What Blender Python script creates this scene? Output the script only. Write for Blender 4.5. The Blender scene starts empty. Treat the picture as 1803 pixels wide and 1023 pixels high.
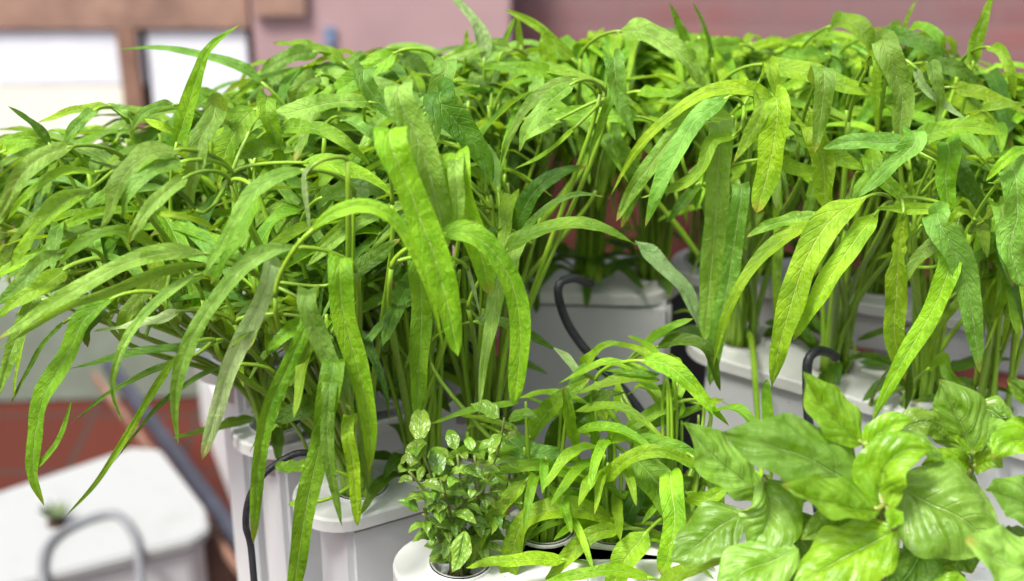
import bpy, math, random
from mathutils import Vector, Matrix, noise
R = math.radians
rnd = random.Random(7)
sc = bpy.context.scene
# ------------------------------------------------------------------ camera
CZ = 2.3                       # eye height above the terrace floor
PITCH = R(26.0)
FPX = 901.5 / math.tan(R(18.0))
cam_d = bpy.data.cameras.new('camera')
cam = bpy.data.objects.new('camera', cam_d); sc.collection.objects.link(cam)
cam.location = (0, 0, CZ); cam.rotation_euler = (R(90) - PITCH, 0, 0)
cam_d.sensor_width = 36; cam_d.lens = 18 / math.tan(R(18.0))
cam_d.clip_start = 0.02; cam_d.clip_end = 200
cam_d.dof.use_dof = True; cam_d.dof.focus_distance = 1.24; cam_d.dof.aperture_fstop = 4.5
sc.camera = cam
# ------------------------------------------------------------------ light
SUN_EL, SUN_AZ = 60, -140      # azimuth from +Y towards +X: high, over the photographer's left shoulder
w = bpy.data.worlds.new('World'); sc.world = w; w.use_nodes = True
nt = w.node_tree; nt.nodes.clear()
o_ = nt.nodes.new('ShaderNodeOutputWorld'); bg = nt.nodes.new('ShaderNodeBackground')
sky = nt.nodes.new('ShaderNodeTexSky'); sky.sky_type = 'NISHITA'; sky.sun_disc = False
sky.sun_elevation = R(SUN_EL); sky.sun_rotation = R(SUN_AZ)
sky.air_density = 1.0; sky.dust_density = 5.0; sky.ozone_density = 1.0
hs = nt.nodes.new('ShaderNodeHueSaturation'); hs.inputs['Saturation'].default_value = 0.45
nt.links.new(sky.outputs[0], hs.inputs['Color']); nt.links.new(hs.outputs[0], bg.inputs['Color'])
bg.inputs['Strength'].default_value = 0.140
nt.links.new(bg.outputs[0], o_.inputs[0])
sd = bpy.data.lights.new('sun', 'SUN'); sd.energy = 3.3; sd.angle = R(12); sd.color = (1, .97, .9)
sun = bpy.data.objects.new('sun', sd); sc.collection.objects.link(sun)
sv = Vector((math.sin(R(SUN_AZ)) * math.cos(R(SUN_EL)), math.cos(R(SUN_AZ)) * math.cos(R(SUN_EL)), math.sin(R(SUN_EL))))
sun.rotation_euler = sv.to_track_quat('Z', 'Y').to_euler(); sun.location = (0, 0, 6)
sc.view_settings.view_transform = 'Standard'; sc.view_settings.look = 'None'
sc.view_settings.exposure = 0.86; sc.view_settings.gamma = 1
sc.render.engine = 'CYCLES'
sc.cycles.use_denoising = True
sc.cycles.max_bounces = 8; sc.cycles.transparent_max_bounces = 8

# ------------------------------------------------------------------ helpers
CP, SP = math.cos(PITCH), math.sin(PITCH)
def ray(px, py):
    dx = (px - 901.5) / FPX; dy = (511.5 - py) / FPX
    return Vector((dx, CP + dy * SP, -SP + dy * CP))
def at_y(px, py, Y):
    d = ray(px, py); return Vector((d.x * Y / d.y, Y, CZ + d.z * Y / d.y))
def at_z(px, py, z):
    d = ray(px, py); t = (z - CZ) / d.z
    return Vector((d.x * t, d.y * t, z))
def project(p):
    v = Vector(p) - Vector((0, 0, CZ))
    z = v.y * CP - v.z * SP
    return 901.5 + FPX * v.x / z, 511.5 - FPX * (v.y * SP + v.z * CP) / z

def link(o, parent=None):
    sc.collection.objects.link(o)
    if parent: o.parent = parent
    return o
def mesh_obj(name, verts, faces, mats, parent=None, loc=(0, 0, 0), uvs=None, smooth=True, midx=None):
    me = bpy.data.meshes.new(name)
    me.from_pydata([tuple(v) for v in verts], [], faces)
    if uvs:
        l = me.uv_layers.new(name='UVMap')
        for lp in me.loops: l.data[lp.index].uv = uvs[lp.vertex_index]
    for m in (mats if isinstance(mats, (list, tuple)) else [mats]): me.materials.append(m)
    if smooth: me.polygons.foreach_set('use_smooth', [True] * len(me.polygons))
    if midx: me.polygons.foreach_set('material_index', midx)
    me.update()
    o = bpy.data.objects.new(name, me); o.location = loc
    return link(o, parent)
def tag(o, label=None, cat=None, group=None, kind=None):
    if label: o['label'] = label
    if cat: o['category'] = cat
    if group: o['group'] = group
    if kind: o['kind'] = kind
    return o
def empty(name, loc, label, cat, group=None):
    o = bpy.data.objects.new(name, None); o.location = loc; o.empty_display_size = .02
    link(o); return tag(o, label, cat, group)

def catmull(pts, n, radii=None):
    P = [Vector(p) for p in pts]
    if len(P) == 2: P = [P[0], P[0].lerp(P[1], .5), P[1]]
    P = [P[0] * 2 - P[1]] + P + [P[-1] * 2 - P[-2]]
    seg = len(P) - 3; raw = []
    for s in range(seg):
        a, b, c, d = P[s:s + 4]
        for k in range(12):
            t = k / 12
            raw.append(.5 * ((2 * b) + (c - a) * t + (2 * a - 5 * b + 4 * c - d) * t * t + (3 * b - a - 3 * c + d) * t ** 3))
    raw.append(P[-2].copy())
    L = [0]
    for i in range(1, len(raw)): L.append(L[-1] + (raw[i] - raw[i - 1]).length)
    out = []; j = 0
    for i in range(n):
        s = L[-1] * i / (n - 1)
        while j < len(L) - 2 and L[j + 1] < s: j += 1
        f = (s - L[j]) / max(1e-9, L[j + 1] - L[j])
        out.append(raw[j].lerp(raw[j + 1], min(1, f)))
    return out

def tube_data(pts, r0, r1=None, sides=7, bulge=None):
    r1 = r0 if r1 is None else r1
    V = []; F = []; U = []; n = len(pts); up = Vector((.3, .9, .2)).normalized()
    for i, p in enumerate(pts):
        t = (pts[min(i + 1, n - 1)] - pts[max(i - 1, 0)])
        t = t.normalized() if t.length > 1e-9 else Vector((0, 0, 1))
        a = t.cross(up)
        if a.length < .1: a = t.cross(Vector((1, 0, 0)))
        a.normalize(); b = t.cross(a)
        f = i / (n - 1); r = r0 + (r1 - r0) * f
        if bulge: r *= bulge(f)
        for k in range(sides):
            th = 2 * math.pi * k / sides
            V.append(p + (a * math.cos(th) + b * math.sin(th)) * r); U.append((k / sides, f))
    for i in range(n - 1):
        for k in range(sides):
            F.append((i * sides + k, i * sides + (k + 1) % sides, (i + 1) * sides + (k + 1) % sides, (i + 1) * sides + k))
    F.append(tuple(range(sides - 1, -1, -1))); F.append(tuple((n - 1) * sides + k for k in range(sides)))
    return V, F, U

def prof_lance(t):
    a = min(1, t / .16); a = (a * a * (3 - 2 * a)) ** .7
    return (.10 + .90 * a) * max(0, 1 - t ** 3.4) ** .75
def prof_strap(t):
    a = min(1, t / .10); a = (a * a * (3 - 2 * a)) ** .6
    return (.15 + .85 * a) * max(0, 1 - t ** 7) ** .6
def prof_taper(t):
    a = min(1, t / .2); a = (a * a * (3 - 2 * a)) ** .7
    return (.12 + .88 * a) * max(0, 1 - t ** 1.7) ** .9
def prof_ovate(t):
    return max(.02, math.sin(math.pi * min(1, max(0, t)) ** .80) ** .80 * (1 if t < .82 else 1 - .35 * ((t - .82) / .18) ** 1.5))
def prof_eaten(t):
    base = prof_strap(t)
    return base * (1 if t > .34 else .48 + .35 * abs(math.sin(t * 37)) * abs(math.cos(t * 19)))
PROF = dict(l=prof_lance, s=prof_strap, t=prof_taper, o=prof_ovate, e=prof_eaten)

def blade_data(pts, width, hint, prof='l', fold=.12, roll0=0., roll1=0., wave=.0, seed=0, nt_=26, nx=8, dome=0., puck=0., pn=6, pk=2.3):
    """leaf blade along pts (Vectors); width full width in metres"""
    rr = random.Random(seed); P = catmull(pts, nt_); f = PROF[prof]
    V = []; F = []; U = []; ph1, ph2 = rr.uniform(0, 6), rr.uniform(0, 6); fr = rr.uniform(10, 17)
    L = sum((P[i + 1] - P[i]).length for i in range(nt_ - 1))
    prev = (P[-1] - P[nt_ // 3]).normalized().cross(hint).normalized()
    for i, p in enumerate(P):
        t = i / (nt_ - 1)
        T = (P[min(i + 1, nt_ - 1)] - P[max(i - 1, 0)]).normalized()
        S = T.cross(hint)
        if prev is not None and S.length < .35: S = S + prev * .6
        if prev is not None and S.dot(prev) < 0: S = -S
        S = S.normalized()
        if prev is not None: S = (S * .5 + prev * .5); S = (S - T * S.dot(T)).normalized()
        prev = S.copy()
        N = S.cross(T).normalized()
        rl = roll0 + (roll1 - roll0) * t
        S2 = S * math.cos(rl) + N * math.sin(rl); N2 = N * math.cos(rl) - S * math.sin(rl)
        w_ = width * .5 * f(t)
        jl = 1 + .07 * math.sin(t * fr * 1.3 + ph1); jr = 1 + .07 * math.sin(t * fr * 1.1 + ph2)
        for k in range(nx + 1):
            s = -1 + 2 * k / nx
            q = abs(s)
            off = w_ * (fold * 2 * q - .25 * math.exp(-(s / .16) ** 2) * .5 - dome * q * q * 2)
            ed = wave * width * math.sin(t * fr + (ph1 if s < 0 else ph2)) * q ** 2.2
            nn = noise.noise(Vector((s * 1.6 + seed * 3.1, t * L / width * 2.2, seed * .7))) * width * .075
            nn += puck * w_ * (abs(math.sin(math.pi * (t * pn - q * pk))) ** .7) * min(1, q * 5) * (1 - q * q * .6)
            V.append(p + S2 * (s * w_ * (jl if s < 0 else jr)) + N2 * (off + ed + nn * (1 if 0 < i < nt_ - 1 else 0)))
            U.append((k / nx, t))
    for i in range(nt_ - 1):
        for k in range(nx):
            a = i * (nx + 1) + k
            F.append((a, a + 1, a + nx + 2, a + nx + 1))
    return V, F, U

# ------------------------------------------------------------------ materials
def new_mat(name):
    m = bpy.data.materials.new(name); m.use_nodes = True
    m.node_tree.nodes.clear(); return m, m.node_tree
def N_(nt, t, **kw):
    n = nt.nodes.new('ShaderNode' + t)
    for k, v in kw.items():
        if k in n.inputs: n.inputs[k].default_value = v
        else: setattr(n, k, v)
    return n
def math_(nt, op, a, b=None, c=None, clamp=False):
    n = nt.nodes.new('ShaderNodeMath'); n.operation = op; n.use_clamp = clamp
    for i, x in enumerate((a, b, c)):
        if x is None: continue
        if isinstance(x, (int, float)): n.inputs[i].default_value = x
        else: nt.links.new(x, n.inputs[i])
    return n.outputs[0]
def ramp01(nt, x, a, b):
    n = nt.nodes.new('ShaderNodeMapRange'); n.interpolation_type = 'SMOOTHSTEP'
    nt.links.new(x, n.inputs['Value']); n.inputs['From Min'].default_value = a; n.inputs['From Max'].default_value = b
    n.inputs['To Min'].default_value = 0; n.inputs['To Max'].default_value = 1
    return n.outputs[0]
def mix_(nt, f, a, b):
    n = nt.nodes.new('ShaderNodeMix'); n.data_type = 'RGBA'
    for s, x in ((0, f), (6, a), (7, b)):
        if isinstance(x, (int, float)): n.inputs[s].default_value = x
        elif isinstance(x, tuple): n.inputs[s].default_value = (*x, 1)
        else: nt.links.new(x, n.inputs[s])
    return n.outputs[2]

def leaf_mat(name, dark, light, rib, back, trans, rough=.50, tr=.40, ribw=.055, nv=13, kv=1.6, bump=.62, hue=.028, veinmix=.14, quilt=110, coat=.16, ribmix=.5, fine=1.2, vb=.55, wobv=.9):
    m, t = new_mat(name)
    uv = N_(t, 'UVMap'); sep = N_(t, 'SeparateXYZ'); t.links.new(uv.outputs[0], sep.inputs[0])
    a = math_(t, 'MULTIPLY', math_(t, 'ABSOLUTE', math_(t, 'SUBTRACT', sep.outputs[0], .5)), 2)
    co = N_(t, 'TexCoord'); inf = N_(t, 'ObjectInfo')
    addv = N_(t, 'VectorMath', operation='ADD'); t.links.new(co.outputs['Object'], addv.inputs[0])
    cmb = N_(t, 'CombineXYZ'); t.links.new(math_(t, 'MULTIPLY', inf.outputs['Random'], 7.), cmb.inputs[0]); t.links.new(cmb.outputs[0], addv.inputs[1])
    pos = addv.outputs[0]
    n1 = N_(t, 'TexNoise', Scale=38., Detail=3.); t.links.new(pos, n1.inputs['Vector'])
    n2 = N_(t, 'TexNoise', Scale=210., Detail=5., Roughness=.7); t.links.new(pos, n2.inputs['Vector'])
    n3 = N_(t, 'TexNoise', Scale=float(quilt), Detail=1.5, Distortion=.6); t.links.new(pos, n3.inputs['Vector'])
    midrib = ramp01(t, a, ribw * 1.5, ribw * .4)
    wob = math_(t, 'MULTIPLY', math_(t, 'SUBTRACT', n1.outputs[0], .5), wobv)
    tt = math_(t, 'ADD', math_(t, 'SUBTRACT', math_(t, 'MULTIPLY', sep.outputs[1], float(nv)), math_(t, 'MULTIPLY', a, kv)), wob)
    saw = math_(t, 'MULTIPLY', math_(t, 'ABSOLUTE', math_(t, 'SUBTRACT', math_(t, 'FRACT', tt), .5)), 2)
    vein = math_(t, 'MULTIPLY', ramp01(t, saw, .20, .02), math_(t, 'SUBTRACT', 1, math_(t, 'MULTIPLY', a, .55)))
    base = mix_(t, ramp01(t, n1.outputs[0], .32, .68), dark, light)
    base = mix_(t, math_(t, 'MULTIPLY', ramp01(t, n2.outputs[0], .50, .66), .22), base, tuple(min(1, x * 1.5 + .10) for x in light))  # pale flecks paint the leaf's fine specular speckle into its colour
    base = mix_(t, math_(t, 'MULTIPLY', vein, veinmix), base, rib)
    base = mix_(t, math_(t, 'MULTIPLY', midrib, ribmix), base, rib)
    old = math_(t, 'MULTIPLY', ramp01(t, sep.outputs[1], .90, 1.0), ramp01(t, math_(t, 'FRACT', math_(t, 'MULTIPLY', inf.outputs['Random'], 31.7)), .45, .6))
    base = mix_(t, math_(t, 'MULTIPLY', old, .8), base, (.34, .27, .05))
    vs = N_(t, 'TexVoronoi', Scale=55.); t.links.new(pos, vs.inputs['Vector'])
    base = mix_(t, math_(t, 'MULTIPLY', math_(t, 'MULTIPLY', ramp01(t, vs.outputs['Distance'], .13, .07), ramp01(t, n1.outputs[0], .60, .64)), .55), base, (.30, .28, .08))
    hsn = N_(t, 'HueSaturation'); t.links.new(base, hsn.inputs['Color'])
    t.links.new(math_(t, 'ADD', .5 - hue / 2, math_(t, 'MULTIPLY', inf.outputs['Random'], hue)), hsn.inputs['Hue'])
    fr2 = math_(t, 'FRACT', math_(t, 'MULTIPLY', inf.outputs['Random'], 17.3))
    t.links.new(math_(t, 'ADD', .70, math_(t, 'MULTIPLY', fr2, .6)), hsn.inputs['Value'])
    geo = N_(t, 'NewGeometry')
    col = mix_(t, geo.outputs['Backfacing'], hsn.outputs[0], back)
    p = N_(t, 'BsdfPrincipled'); t.links.new(col, p.inputs['Base Color'])
    t.links.new(math_(t, 'ADD', rough - .17, math_(t, 'MULTIPLY', n2.outputs[0], .30)), p.inputs['Roughness'])
    p.inputs['Specular IOR Level'].default_value = .30
    p.inputs['Coat Weight'].default_value = coat; p.inputs['Coat Roughness'].default_value = .28
    h = math_(t, 'ADD', math_(t, 'MULTIPLY', vein, -vb), math_(t, 'MULTIPLY', n3.outputs[0], 1.5))
    h = math_(t, 'ADD', h, math_(t, 'MULTIPLY', midrib, -.8))
    h = math_(t, 'ADD', h, math_(t, 'MULTIPLY', n2.outputs[0], fine))
    b = N_(t, 'Bump', Strength=bump, Distance=.0022); t.links.new(h, b.inputs['Height'])
    t.links.new(b.outputs[0], p.inputs['Normal']); t.links.new(b.outputs[0], p.inputs['Coat Normal'])
    tb = N_(t, 'BsdfTranslucent'); t.links.new(mix_(t, math_(t, 'MULTIPLY', math_(t, 'ADD', midrib, math_(t, 'MULTIPLY', vein, .4)), .6), trans, rib), tb.inputs['Color'])
    t.links.new(b.outputs[0], tb.inputs['Normal'])
    ms = N_(t, 'MixShader', Fac=tr); t.links.new(p.outputs[0], ms.inputs[1]); t.links.new(tb.outputs[0], ms.inputs[2])
    out = N_(t, 'OutputMaterial'); t.links.new(ms.outputs[0], out.inputs[0])
    return m
RIB = (.36, .52, .15)
M = {}
M['g'] = leaf_mat('leaf_green', (.082, .200, .004), (.180, .355, .014), RIB, (.20, .36, .06), (.40, .62, .008))
M['b'] = leaf_mat('leaf_bluegreen', (.085, .205, .010), (.205, .400, .055), (.42, .54, .20), (.20, .36, .07), (.38, .56, .02), tr=.34)
M['y'] = leaf_mat('leaf_lime', (.130, .285, .004), (.265, .480, .014), (.50, .64, .16), (.27, .42, .10), (.38, .62, .008), tr=.40)
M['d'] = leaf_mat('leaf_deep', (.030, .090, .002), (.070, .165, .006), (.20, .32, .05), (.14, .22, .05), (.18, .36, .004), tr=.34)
M['p'] = leaf_mat('leaf_pale_back', (.26, .42, .13), (.38, .54, .22), (.52, .64, .32), (.14, .28, .05), (.42, .60, .12), rough=.6, tr=.25)
M['basil'] = leaf_mat('basil_leaf', (.105, .245, .006), (.240, .440, .075), (.36, .54, .14), (.20, .38, .05), (.38, .58, .03), rough=.42, tr=.36, ribw=.03, nv=6, kv=2.3, bump=.8, veinmix=.16, quilt=60, hue=.008, coat=.42, fine=.25, vb=.25, wobv=.2)
M['basilb'] = leaf_mat('basil_leaf_shiny', (.115, .265, .004), (.230, .43, .020), (.36, .54, .08), (.18, .36, .03), (.44, .66, .02), rough=.38, tr=.42, ribw=.03, nv=6, kv=2.3, bump=1.0, veinmix=.14, quilt=75, hue=.006, coat=.55, fine=.2, vb=.25, wobv=.2)
M['mint'] = leaf_mat('herb_leaf', (.085, .19, .008), (.18, .32, .03), (.2, .34, .1), (.16, .27, .09), (.2, .4, .02), rough=.34, tr=.25, ribw=.06, nv=6, kv=2.0, bump=.6, quilt=200, coat=.5, fine=.3)

def stem_mat(name, c0, c1, rough=.38, scale=45.):
    m, t = new_mat(name); co = N_(t, 'TexCoord'); inf = N_(t, 'ObjectInfo')
    mp = N_(t, 'Mapping'); mp.inputs['Scale'].default_value = (1, 1, .12); t.links.new(co.outputs['Object'], mp.inputs[0])
    n = N_(t, 'TexNoise', Scale=scale * 6, Detail=3.); t.links.new(mp.outputs[0], n.inputs['Vector'])
    c = mix_(t, n.outputs[0], c0, c1)
    hsn = N_(t, 'HueSaturation'); t.links.new(c, hsn.inputs['Color'])
    t.links.new(math_(t, 'ADD', .75, math_(t, 'MULTIPLY', inf.outputs['Random'], .5)), hsn.inputs['Value'])
    p = N_(t, 'BsdfPrincipled', Roughness=rough); t.links.new(hsn.outputs[0], p.inputs['Base Color'])
    p.inputs['Subsurface Weight'].default_value = .12; p.inputs['Subsurface Radius'].default_value = (.3, .6, .1); p.inputs['Subsurface Scale'].default_value = .004
    b = N_(t, 'Bump', Strength=.3, Distance=.0008); t.links.new(n.outputs[0], b.inputs['Height']); t.links.new(b.outputs[0], p.inputs['Normal'])
    out = N_(t, 'OutputMaterial'); t.links.new(p.outputs[0], out.inputs[0]); return m
M['stem'] = stem_mat('stem_green', (.14, .27, .010), (.26, .42, .035))
M['stem_basil'] = stem_mat('stem_basil', (.15, .17, .03), (.24, .30, .06))
M['stem_wood'] = stem_mat('stem_brownish', (.10, .13, .03), (.17, .22, .05), .6)

def simple(name, col, rough=.5, nscale=8., amt=.12, bump=0., bscale=60., spec=.5, metal=0.):
    m, t = new_mat(name); co = N_(t, 'TexCoord')
    n = N_(t, 'TexNoise', Scale=nscale, Detail=6., Roughness=.6); t.links.new(co.outputs['Object'], n.inputs['Vector'])
    c = mix_(t, ramp01(t, n.outputs[0], .3, .7), tuple(max(0, x * (1 - amt)) for x in col), tuple(min(1, x * (1 + amt)) for x in col))
    p = N_(t, 'BsdfPrincipled', Roughness=rough, Metallic=metal); p.inputs['Specular IOR Level'].default_value = spec
    t.links.new(c, p.inputs['Base Color'])
    if bump:
        n2 = N_(t, 'TexNoise', Scale=bscale, Detail=5.); t.links.new(co.outputs['Object'], n2.inputs['Vector'])
        b = N_(t, 'Bump', Strength=bump, Distance=.004); t.links.new(n2.outputs[0], b.inputs['Height']); t.links.new(b.outputs[0], p.inputs['Normal'])
    out = N_(t, 'OutputMaterial'); t.links.new(p.outputs[0], out.inputs[0]); return m

def plastic_mat(name, col, grime):
    m, t = new_mat(name); co = N_(t, 'TexCoord')
    n = N_(t, 'TexNoise', Scale=9., Detail=8., Roughness=.7); t.links.new(co.outputs['Object'], n.inputs['Vector'])
    n2 = N_(t, 'TexNoise', Scale=320., Detail=3.); t.links.new(co.outputs['Object'], n2.inputs['Vector'])
    v = N_(t, 'TexVoronoi', Scale=70.); t.links.new(co.outputs['Object'], v.inputs['Vector'])
    speck = ramp01(t, v.outputs['Distance'], .10, .04)
    n4 = N_(t, 'TexNoise', Scale=16., Detail=1.); t.links.new(co.outputs['Object'], n4.inputs['Vector'])
    speck = math_(t, 'MULTIPLY', speck, ramp01(t, n4.outputs[0], .58, .66))
    c = mix_(t, math_(t, 'MULTIPLY', ramp01(t, n.outputs[0], .50, .74), .38), col, grime)
    c = mix_(t, math_(t, 'MULTIPLY', speck, .6), c, (.16, .13, .08))
    p = N_(t, 'BsdfPrincipled', Roughness=.38); t.links.new(c, p.inputs['Base Color'])
    p.inputs['Specular IOR Level'].default_value = .45
    b = N_(t, 'Bump', Strength=.12, Distance=.0006); t.links.new(n2.outputs[0], b.inputs['Height']); t.links.new(b.outputs[0], p.inputs['Normal'])
    out = N_(t, 'OutputMaterial'); t.links.new(p.outputs[0], out.inputs[0]); return m
M['white'] = plastic_mat('white_plastic', (.60, .605, .595), (.44, .44, .40))
M['body'] = plastic_mat('white_channel_side', (.54, .555, .565), (.44, .46, .45))
M['cable'] = simple('black_rubber', (.018, .02, .025), .45, 60, .4, .3, 300.)
M['soil'] = simple('growing_medium', (.055, .03, .018), .9, 90, .6, 1., 180.)
M['brown'] = simple('brown_wood', (.18, .10, .07), .6, 5, .35, .4, 30.)
M['brown2'] = simple('orange_brown_wood', (.24, .145, .11), .6, 5, .3, .4, 30.)
M['darkrail'] = simple('dark_blue_grey_metal', (.03, .034, .048), .45, 6, .3)
M['pane'] = simple('milky_window_sheet', (.66, .68, .74), .35, 1.2, .14)
M['pane2'] = simple('cream_window_sheet', (.72, .70, .62), .4, 1.0, .12)
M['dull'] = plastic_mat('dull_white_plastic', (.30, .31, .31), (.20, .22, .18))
M['blue'] = simple('blue_paint', (.13, .19, .30), .5)
M['green_blob'] = simple('moss_green_leaf', (.05, .08, .015), .6, 30, .5)

def brick_mat():
    m, t = new_mat('red_brick'); co = N_(t, 'TexCoord')
    mp = N_(t, 'Mapping'); t.links.new(co.outputs['Object'], mp.inputs[0]); mp.inputs['Rotation'].default_value = (R(90), 0, 0)
    br = N_(t, 'TexBrick', Scale=1.0); t.links.new(mp.outputs[0], br.inputs['Vector'])
    br.inputs['Color1'].default_value = (.28, .115, .11, 1); br.inputs['Color2'].default_value = (.21, .10, .105, 1)
    br.inputs['Mortar'].default_value = (.23, .13, .125, 1); br.inputs['Mortar Size'].default_value = .012
    br.inputs['Brick Width'].default_value = .24; br.inputs['Row Height'].default_value = .085
    n = N_(t, 'TexNoise', Scale=1.8, Detail=5.); t.links.new(co.outputs['Object'], n.inputs['Vector'])
    c = mix_(t, ramp01(t, n.outputs[0], .30, .55), br.outputs['Color'], (.22, .13, .135))
    p = N_(t, 'BsdfPrincipled', Roughness=.8); t.links.new(c, p.inputs['Base Color']); p.inputs['Specular IOR Level'].default_value = .15
    b = N_(t, 'Bump', Strength=.5, Distance=.01); t.links.new(br.outputs['Fac'], b.inputs['Height']); b.invert = True; t.links.new(b.outputs[0], p.inputs['Normal'])
    out = N_(t, 'OutputMaterial'); t.links.new(p.outputs[0], out.inputs[0]); return m
M['brick'] = brick_mat()
def tile_mat():
    m, t = new_mat('terracotta_floor'); co = N_(t, 'TexCoord')
    br = N_(t, 'TexBrick', Scale=1.0); t.links.new(co.outputs['Object'], br.inputs['Vector']); br.offset = 0
    br.inputs['Color1'].default_value = (.085, .020, .013, 1); br.inputs['Color2'].default_value = (.060, .016, .011, 1)
    br.inputs['Mortar'].default_value = (.04, .03, .025, 1); br.inputs['Mortar Size'].default_value = .008
    br.inputs['Brick Width'].default_value = .3; br.inputs['Row Height'].default_value = .3
    n = N_(t, 'TexNoise', Scale=2.5, Detail=6.); t.links.new(co.outputs['Object'], n.inputs['Vector'])
    c = mix_(t, math_(t, 'MULTIPLY', ramp01(t, n.outputs[0], .5, .7), .5), br.outputs['Color'], (.03, .022, .018))
    p = N_(t, 'BsdfPrincipled', Roughness=.8); t.links.new(c, p.inputs['Base Color']); p.inputs['Specular IOR Level'].default_value = .12
    out = N_(t, 'OutputMaterial'); t.links.new(p.outputs[0], out.inputs[0]); return m
M['tile'] = tile_mat()

# ------------------------------------------------------------------ geometry bits
def box(name, c, size, mat, parent=None, rz=0., bev=.004, tilt=(0, 0)):
    import bmesh
    bm = bmesh.new(); bmesh.ops.create_cube(bm, size=1)
    bmesh.ops.scale(bm, vec=size, verts=bm.verts)
    if bev: bmesh.ops.bevel(bm, geom=bm.edges[:], offset=bev, segments=2, affect='EDGES')
    me = bpy.data.meshes.new(name); bm.to_mesh(me); bm.free(); me.materials.append(mat)
    o = bpy.data.objects.new(name, me)
    par = parent.matrix_world.translation if False else (Vector(parent.location) if parent else Vector((0, 0, 0)))
    o.location = Vector(c) - par; o.rotation_euler = (tilt[0], tilt[1], rz)
    return link(o, parent)

def bpx(name, x0, y0, x1, y1, Y, mat, thick=.06, par=None):
    a = at_y(x0, y0, Y); b = at_y(x1, y1, Y)
    return box(name, ((a.x + b.x) / 2, Y + thick / 2, (a.z + b.z) / 2), (abs(b.x - a.x), thick, abs(a.z - b.z)), mat, par)
# ------------------------------------------------------------------ setting
gx = 9
mesh_obj('terrace_floor', [(-gx, -3, 0), (gx, -3, 0), (gx, 12, 0), (-gx, 12, 0)], [(0, 1, 2, 3)], M['tile'], smooth=False)['kind'] = 'structure'
bw = box('brick_wall', (2.3, 5.1, 1.5), (7.2, .2, 3.0), M['brick'], bev=.002)
tag(bw, 'blurred red brick wall running behind the plants on the right', 'wall', kind='structure')
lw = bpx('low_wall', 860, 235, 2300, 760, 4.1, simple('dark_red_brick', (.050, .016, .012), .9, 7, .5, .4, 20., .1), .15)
tag(lw, 'low dark red wall glimpsed between the stems on the right', 'wall', kind='structure')
# window frame wall on the left: brown posts, beam, milky sheets
wf = empty('window_frame', (-2.2, 4.9, 0), 'brown framed window front with milky panes, out of focus at the upper left', 'window')
bpx('beam', -400, -60, 440, 52, 4.83, M['brown2'], .12, wf)
bpx('beam', 441, -60, 540, 30, 4.77, M['brown2'], .12, wf)
bpx('post', 238, 53, 276, 700, 4.825, M['brown'], .10, wf)
bpx('pane', -400, 55, 256, 150, 4.85, M['pane'], .02, wf)
bpx('pane', -400, 151, 256, 275, 4.852, M['pane2'], .02, wf)
bpx('pane', 257, 55, 450, 275, 4.85, M['pane'], .02, wf)
bpx('rail', -400, 276, 441, 300, 4.84, M['brown2'], .10, wf)
bpx('lower_panel', -400, 301, 441, 600, 4.93, M['brown'], .04, wf)
lp = bpx('plaster_wall', 426, -200, 900, 640, 4.80, simple('pinkish_plaster', (.33, .215, .225), .8, 2.0, .14, .2), .12)
tag(lp, 'pinkish plastered wall section blurred behind the middle of the bed', 'wall', kind='structure')
bs = bpx('notice_board', 570, 48, 592, 80, 4.785, M['blue'], .012)
tag(bs, 'small blurred blue square fixed to the pink wall', 'sign')
# ------------------------------------------------------------------ channels
CAPZ = CZ - .762
cups = {}
def cap_mesh(x0, x1, hw, z0, z1, holes, hr):
    """flat stadium with round holes (bridge by angular fans), local x axis along channel"""
    import bmesh
    bm = bmesh.new()
    out = []; n = 16; rc = hw * .98
    for i in range(n + 1):
        th = math.pi / 2 + math.pi * i / n; out.append((x0 + rc + rc * math.cos(th), hw * math.sin(th)))
    for i in range(n + 1):
        th = -math.pi / 2 + math.pi * i / n; out.append((x1 - rc + rc * math.cos(th), hw * math.sin(th)))
    def ring(pts, z):
        return [bm.verts.new((x, y, z)) for x, y in pts]
    top = ring(out, z1)
    es = [bm.edges.new((top[i], top[(i + 1) % len(top)])) for i in range(len(top))]
    hs_ = []
    for hx in holes:
        r = [bm.verts.new((hx + hr * math.cos(2 * math.pi * k / 40), hr * math.sin(2 * math.pi * k / 40), z1)) for k in range(40)]
        es += [bm.edges.new((r[i], r[(i + 1) % 40])) for i in range(40)]; hs_.append(r)
    bmesh.ops.triangle_fill(bm, edges=es, use_beauty=True)
    # outer lip: rounded edge down, inner skirt
    prev = top
    for dr, z in ((.0012, z1 - .0006), (.0022, z1 - .0022), (.0024, z0)):
        cur = []
        for i, v in enumerate(top):
            x, y = out[i]; a = Vector(out[(i + 1) % len(out)]) - Vector(out[i - 1]); nn = Vector((a.y, -a.x)).normalized()
            cur.append(bm.verts.new((x + nn.x * dr, y + nn.y * dr, z)))
        for i in range(len(top)): bm.faces.new((prev[i], cur[i], cur[(i + 1) % len(top)], prev[(i + 1) % len(top)]))
        prev = cur
    bot = [bm.verts.new((v.co.x * 1, v.co.y * .93, z0)) for v in prev]
    for i in range(len(top)): bm.faces.new((prev[i], bot[i], bot[(i + 1) % len(top)], prev[(i + 1) % len(top)]))
    for r in hs_:
        cx = sum(v.co.x for v in r) / 40
        p_ = r
        for rr, z in ((1.0, z1 + .002), (.97, z1 + .003), (.93, z1 + .002), (.92, z1 - .02)):
            c_ = [bm.verts.new((cx + (v.co.x - cx) * rr, v.co.y * rr, z)) for v in r]
            for i in range(40): bm.faces.new((p_[i], p_[(i + 1) % 40], c_[(i + 1) % 40], c_[i]))
            p_ = c_
    bmesh.ops.recalc_face_normals(bm, faces=bm.faces)
    return bm
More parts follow.
